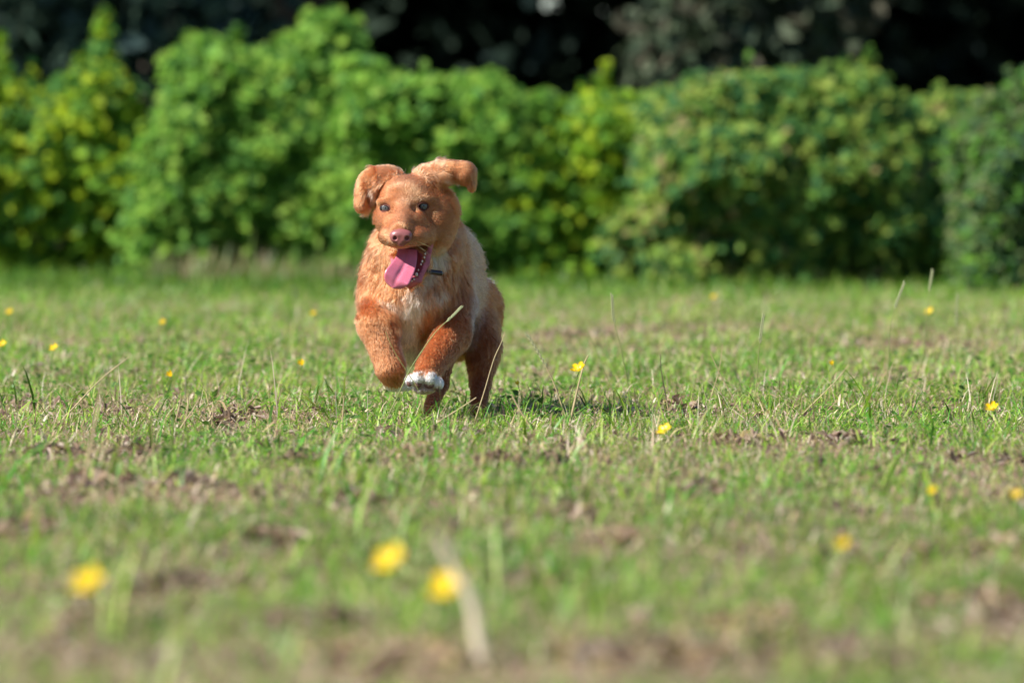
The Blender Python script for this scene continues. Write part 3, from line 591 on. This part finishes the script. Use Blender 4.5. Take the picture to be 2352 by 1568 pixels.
skin = cb*.8; skin = mixc_arr(skin, (.22, .045, .06), m_); skin = mixc_arr(skin, (.46, .13, .16), l_*(1-m_)); skin = mixc_arr(skin, (.13, .035, .025), e_*.95); skin = mixc_arr(skin, (.38, .12, .09), n_)
px_, py_, f_ = inv(Vb); earin = (near(Vb, ('earin',)) < 2); skin = mixc_arr(skin, (.36, .15, .09), earin*.8)
bm_ = mat_new('skin_and_undercoat', attr=True, rough=.75, noise=.2, nscale=180, spec=.25)
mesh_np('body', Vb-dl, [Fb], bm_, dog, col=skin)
# ---- fur
def make_fur(name, count, n_pts=6, seed=5):
    r = np.random.default_rng(seed); tri = np.concatenate([Fb[:, [0, 1, 2]], Fb[:, [0, 2, 3]]]); A = Vb[tri]
    ar = np.linalg.norm(np.cross(A[:, 1]-A[:, 0], A[:, 2]-A[:, 0]), axis=1)
    cz = A.mean(1); _, _, fz = inv(cz); wgt = ar*np.where((fz > -130)&(cz[:, 2] > .25), 4.2, np.where(fz > -130, 2.3, 1.0))
    t = r.choice(len(tri), count, p=wgt/wgt.sum()); u = r.random((count, 2)); s = u.sum(1) > 1; u[s] = 1-u[s]
    P = A[t, 0]+(A[t, 1]-A[t, 0])*u[:, :1]+(A[t, 2]-A[t, 0])*u[:, 1:]
    m, l, e, ns = bare(P); P = P[(m+l+e+ns) == 0]; n = len(P); N = B.grad(P); px, py, f = inv(P)
    Ws, parts, FL_ = wts(P); fl = np.einsum('kn,kd->nd', Ws, FL_)
    head = np.array([p == 'head' for p in parts]); hw = Ws[head].sum(0)/(Ws.sum(0)+1e-9)
    nose = D(921, 535, 70); rad = P-nose; rad /= np.linalg.norm(rad, axis=1)[:, None]; rad[:, 2] -= .12
    fl = fl/(np.linalg.norm(fl, axis=1)[:, None]+1e-9); fl = fl*(1-hw[:, None])+rad*hw[:, None]
    paw = near(P, ('paw',)) < 5; ear = near(P, ('ear',)) < 4; hd = hw > .5
    ln = np.full(n, 24.0); ln = np.where(py > 700, 16, ln); leg = (py > 735)&((f > -140)|(py > 850)); ln = np.where(leg, 10, ln)
    chest = np.hypot((px-945)/75, (py-690)/75) < 1; ln = np.where(chest&(f < -60), 27, ln)
    hl = 6.2+12*sstep(-40, -105, f); ln = np.where(hd, hl, ln); ln = np.where(ear, 8, ln); ln = np.where(paw, 6.5, ln)
    tuft = (seg2(px, py, [(868, 430), (850, 480), (856, 505)]) < 12)|(seg2(px, py, [(1012, 408), (1045, 440), (1052, 480)]) < 16); ln = np.where(tuft&(hd | ear)&(f < -30), 22, ln)
    dmb = near(P, ('mouth', 'eye')); ln = np.where(dmb < 9, np.minimum(ln, 4), ln)
    ln = ln*U*r.uniform(.6, 1.15, n); stray = r.random(n) < np.where(hd, .02, .05); ln = np.where(stray, ln*1.45, ln)
    cell = np.where(ln > 13*U, .0075, .0042); jit = r.normal(0, .0009, (n, 3)); K = np.floor((P+jit)/cell[:, None]).astype(np.int64)
    key = K[:, 0]*73856093 ^ K[:, 1]*19349663 ^ K[:, 2]*83492791; _, inv_, cn = np.unique(key, return_inverse=True, return_counts=True)
    cc_ = np.stack([np.bincount(inv_, P[:, i]) for i in range(3)], 1)/cn[:, None]; pull = (cc_[inv_]-P)*np.where(stray, 0, r.uniform(.35, .9, n)*np.where(hd|ear, .45, 1))[:, None]
    cr_ = r.normal(0, 1, (len(cn), 4)); ctint = 1+.13*cr_[inv_, 3]*np.where(hd|ear, .6, 1)
    cl = np.stack([fbm(px*.11+9, py*.07+f*.06, 91)-.5, fbm(px*.09+3, f*.07+py*.04, 92)-.5, fbm(px*.1, py*.08-f*.05, 93)-.5], 1)
    fl = fl+cl*np.where(hd|paw|leg, .5, 1.7)[:, None]+r.normal(0, .09, (n, 3))+cr_[inv_, :3]*np.where(hd|ear, .09, .20)[:, None]
    tn = fl-N*np.einsum('ij,ij->i', fl, N)[:, None]; tn /= np.linalg.norm(tn, axis=1)[:, None]+1e-9
    lift = np.where(hd, .24+.3*sstep(-30, -100, f), np.where(paw, .5, .55))*r.uniform(.6, 1.4, n)*np.where(stray, 1.7, 1); d0 = tn+N*lift[:, None]*1.3; d0 /= np.linalg.norm(d0, axis=1)[:, None]
    d1 = tn+N*np.where(hd, .13, np.where(paw, .2, .06))[:, None]+np.array([0, 0, -.12]); d1 /= np.linalg.norm(d1, axis=1)[:, None]
    ts = np.linspace(0, 1, n_pts); pts = np.zeros((n, n_pts, 3))
    for k, q in enumerate(ts): pts[:, k] = P-N*.0003+ln[:, None]*(d0*(q-.5*q*q)+d1*.5*q*q)+pull*(q*q)
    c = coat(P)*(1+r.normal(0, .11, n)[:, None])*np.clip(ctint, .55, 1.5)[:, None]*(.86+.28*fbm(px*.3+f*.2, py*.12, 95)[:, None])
    cu = bpy.data.hair_curves.new(name); cu.add_curves([n_pts]*n)
    cu.attributes['position'].data.foreach_set('vector', (pts-dl).astype(np.float32).ravel())
    ra = cu.attributes.get('radius') or cu.attributes.new('radius', 'FLOAT', 'POINT')
    rr = np.array([1, 1, .9, .7, .45, .12])[:n_pts]*.00026; ra.data.foreach_set('value', (rr[None]*np.where(hd|ear, .55, 1.)[:, None]).ravel().astype(np.float32))
    ca = cu.attributes.new('Col', 'FLOAT_COLOR', 'CURVE'); c4 = np.ones((n, 4), np.float32); c4[:, :3] = np.clip(c, 0, .95); ca.data.foreach_set('color', c4.ravel())
    o = bpy.data.objects.new(name, cu); C.objects.link(o); o.parent = dog
    m = bpy.data.materials.new('fur'); m.use_nodes = True; nt = m.node_tree; nt.nodes.remove(nt.nodes['Principled BSDF'])
    h = nt.nodes.new('ShaderNodeBsdfHairPrincipled'); h.parametrization = 'COLOR'; h.inputs['Roughness'].default_value = .45; h.inputs['Radial Roughness'].default_value = .8; h.inputs['IOR'].default_value = 1.32
    a = nt.nodes.new('ShaderNodeAttribute'); a.attribute_name = 'Col'; nt.links.new(a.outputs['Color'], h.inputs['Color']); nt.links.new(h.outputs[0], nt.nodes['Material Output'].inputs[0])
    cu.materials.append(m); return o
make_fur('fur', 320000)
# ---- toe pads
pm = mat_new('paw_pad', (.14, .055, .04), .6, noise=.3, nscale=600, bump=.3)
def ellipsoid(name, c, r, mat, parent, nu=20, nv=14, rot=None, origin=None):
    V = []; F = []
    for i in range(nv+1):
        th = math.pi*min(max(i, .02), nv-.02)/nv
        for j in range(nu): a = 2*math.pi*j/nu; V.append((r[0]*math.sin(th)*math.cos(a), r[1]*math.cos(th), r[2]*math.sin(th)*math.sin(a)))
    for i in range(nv):
        for j in range(nu): F.append((i*nu+j, i*nu+(j+1) % nu, (i+1)*nu+(j+1) % nu, (i+1)*nu+j))
    V = np.array(V); V = V@rot.T if rot is not None else V
    return mesh_np(name, V+c-(dl if origin is None else origin), [np.array(F)], mat, parent)
# ---- eyes
dark = mat_new('eye_rim_and_pupil', (.004, .003, .004), .2, spec=.5); white = mat_new('eyeball', (.02, .013, .012), .2)
iris = mat_new('iris', (.12, .115, .105), .2, noise=.4, nscale=900)
for (ex, ey, f) in EYES:
    c = D(ex, ey, f-12.5); e = ellipsoid('eye', c, (13*U, 12*U, 12*U), white, dog)
    for nm, rr, ff, mt in (('iris', 8.4, 4.2, iris), ('pupil', 4.3, 4.5, dark)):
        cc = D(ex+1, ey-.5, f-12.5+12.4-ff+2.2)
        ellipsoid(nm, cc, (rr*U, 2.4*U if nm == 'iris' else 2.9*U, rr*U), mt, e)
for (a, b, r1, r2) in ((940, 880, 6.5, 8), (960, 881, 9, 10), (985, 884, 12, 9.5), (1006, 892, 6.5, 8)):
    ellipsoid('toe_pad', D(a, b, B.front(a, b)-2.2), (r1*U, 5*U, r2*U), pm, dog, 16, 10)
# ---- eyelids: a dark rim round each eye, on the surface of the face
rim = mat_new('eyelid_skin', (.10, .032, .022), .6, spec=.2)
for i, (ex, ey, f) in enumerate(EYES):
    aw, ah = ((11, 7.2), (11.8, 7.6))[i]; tl = (-4, 6)[i]; pts = []; rr = []
    for q in range(33):
        a = 2*math.pi*q/32; x0, y0 = (aw+.6)*math.cos(a), -(ah+.4)*math.sin(a)*(1.0 if math.sin(a) > 0 else .8)
        t = math.radians(tl); x1, y1 = x0*math.cos(t)+y0*math.sin(t), -x0*math.sin(t)+y0*math.cos(t)
        pts.append(D(ex+x1, ey+y1, B.front(ex+x1*1.25, ey+y1*1.3)-.7)); rr.append((1.7 if math.sin(a) > .2 else 1.2)*U)
    for _ in range(2): pts = [(np.array(pts[k-1 if k else 31])+2*np.array(pts[k])+np.array(pts[(k+1) % 33 or 1]))/4 for k in range(33)]
    v, fc = tube(np.array(pts), rr, 8); mesh_np('eyelid', v-dl, fc, rim, dog)
# ---- nose
NZ = Field(); fn = 73
NZ.ell(D(921, 538, fn), (25, 14, 12.5), k=8, part='nose'); NZ.ell(D(909, 546, fn+1), (12.5, 12, 12), k=7, part='nose'); NZ.ell(D(933, 546, fn+1), (12.5, 12, 12), k=7, part='nose'); NZ.ell(D(921, 554, fn), (11, 11, 12), k=7, part='nose')
NZ.ell(D(907.5, 547, fn+12), (4.4, 9, 4.6), k=3, op='s', rot=-25); NZ.ell(D(935, 547, fn+12), (4.4, 9, 4.6), k=3, op='s', rot=25); NZ.cap(D(921, 547, fn+15), D(921, 568, fn+12), 1.2, 1.4, k=2, op='s')
v, f = NZ.mesh(.0009)
mesh_np('nose', v-dl, [f], mat_new('nose_skin', (.27, .085, .080), .36, noise=.15, nscale=900, spec=.6, bump=.06), dog)
# ---- tongue
cen = spline([(936, 572, -12), (934, 592, 14), (926, 614, 42), (912, 638, 60), (902, 661, 60)], 44); tq = np.linspace(0, 1, 44); hw = np.interp(tq, [0, .25, .5, .7, 1], [22, 24, 28, 31, 31])*np.sqrt(np.clip(1-(np.clip(tq-.70, 0, 1)/.302)**2.2, .004, 1))
Vt = []; nt_ = 17
tdir = np.gradient(cen, axis=0)
for k in range(44):
    d = tdir[k][:2]/np.linalg.norm(tdir[k][:2]); sx, sy = -d[1], d[0]
    if sx < 0: sx, sy = -sx, -sy
    for side in (1, -1):
        for j in range(nt_):
            u = (j/(nt_-1)*2-1); wv = hw[k]*u; th = 4.5*(1-abs(u)**3)+.3
            cup = 8*u*u-14*max(0, tq[k]-.78)*u*u*4-26*max(0, tq[k]-.8)**1.5-3.2*math.exp(-(u/.16)**2)*(side > 0)*float(np.interp(k, [0, 28, 42], [1.3, 1.2, .1]))
            Vt.append(D(cen[k][0]+sx*wv, cen[k][1]+sy*wv, cen[k][2]+cup+side*th))
Vt = np.array(Vt); Ft = []; row = 2*nt_
for k in range(43):
    for j in range(nt_-1):
        Ft.append((k*row+j, k*row+j+1, (k+1)*row+j+1, (k+1)*row+j)); a = nt_
        Ft.append((k*row+a+j, (k+1)*row+a+j, (k+1)*row+a+j+1, k*row+a+j+1))
    Ft.append((k*row, (k+1)*row, (k+1)*row+nt_, k*row+nt_)); Ft.append((k*row+nt_-1, k*row+2*nt_-1, (k+1)*row+2*nt_-1, (k+1)*row+nt_-1))
mesh_np('tongue', Vt-dl, [np.array(Ft)], mat_new('tongue_skin', (.62, .16, .235), .34, noise=.15, nscale=700, bump=.06, sss=.3, spec=.5, coat=.25), dog)
# ---- teeth
tm = mat_new('tooth', (.60, .52, .44), .25, coat=.5)
for (a, b, f, r) in ((977, 583, 6, 2.0), (975, 591, 10, 2.2), (970, 600, 15, 2.4), (967, 607, 18, 2.0), (961, 620, 27, 1.8), (957, 630, 38, 3.3), (951, 641, 41, 2.0), (946, 645, 42, 1.7)):
    ellipsoid('tooth', D(a, b, f), (r*U, r*U, r*1.5*U), tm, dog, 10, 8)
# ---- collar with its black receiver box
cm = mat_new('collar_strap', (.012, .010, .012), .5, noise=.3, nscale=300); bx = mat_new('black_plastic', (.018, .012, .018), .25, coat=.4)
V = []; F = []; nn = 48; cc = D(955, 585, -150)
for j in range(nn):
    a = 2*math.pi*j/nn; 
    for (dr, dz) in ((0, -5), (2, -5), (2, 5), (0, 5)):
        R1 = 76+dr; V.append(cc+np.array([math.cos(a)*R1*U, math.sin(a)*(66+dr)*U, (-16+dz-14*math.sin(-a))*U]))
for j in range(nn):
    for q in range(4): F.append((j*4+q, j*4+(q+1) % 4, ((j+1) % nn)*4+(q+1) % 4, ((j+1) % nn)*4+q))
col = mesh_np('collar', np.array(V)-dl, [np.array(F)], cm, dog)
T = Field(); ff = B.front(985, 625)+17
T.cap(D(976, 622.5, ff+2), D(1011, 627.5, ff-2), 5.6, 6.6, k=2)
v, f = T.mesh(.0009); mesh_np('receiver_box', v-dl, [f], bx, col)
print('dog verts', len(Vb), 'eyes', EYES, 'nose', NF, 'box', ff)
# ---- whiskers
for (p, q, t) in (((948, 550, 62), (985, 566, 70), (1010, 582, 60)), ((945, 556, 62), (975, 575, 74), (990, 590, 74)), ((900, 552, 60), (880, 566, 70), (866, 580, 66))):
    v, f = tube(spline([D(*p), D(*q), D(*t)], 10), np.linspace(.00022, .00006, 10), 4); mesh_np('whisker', v-dl, f, M['seed'], dog)
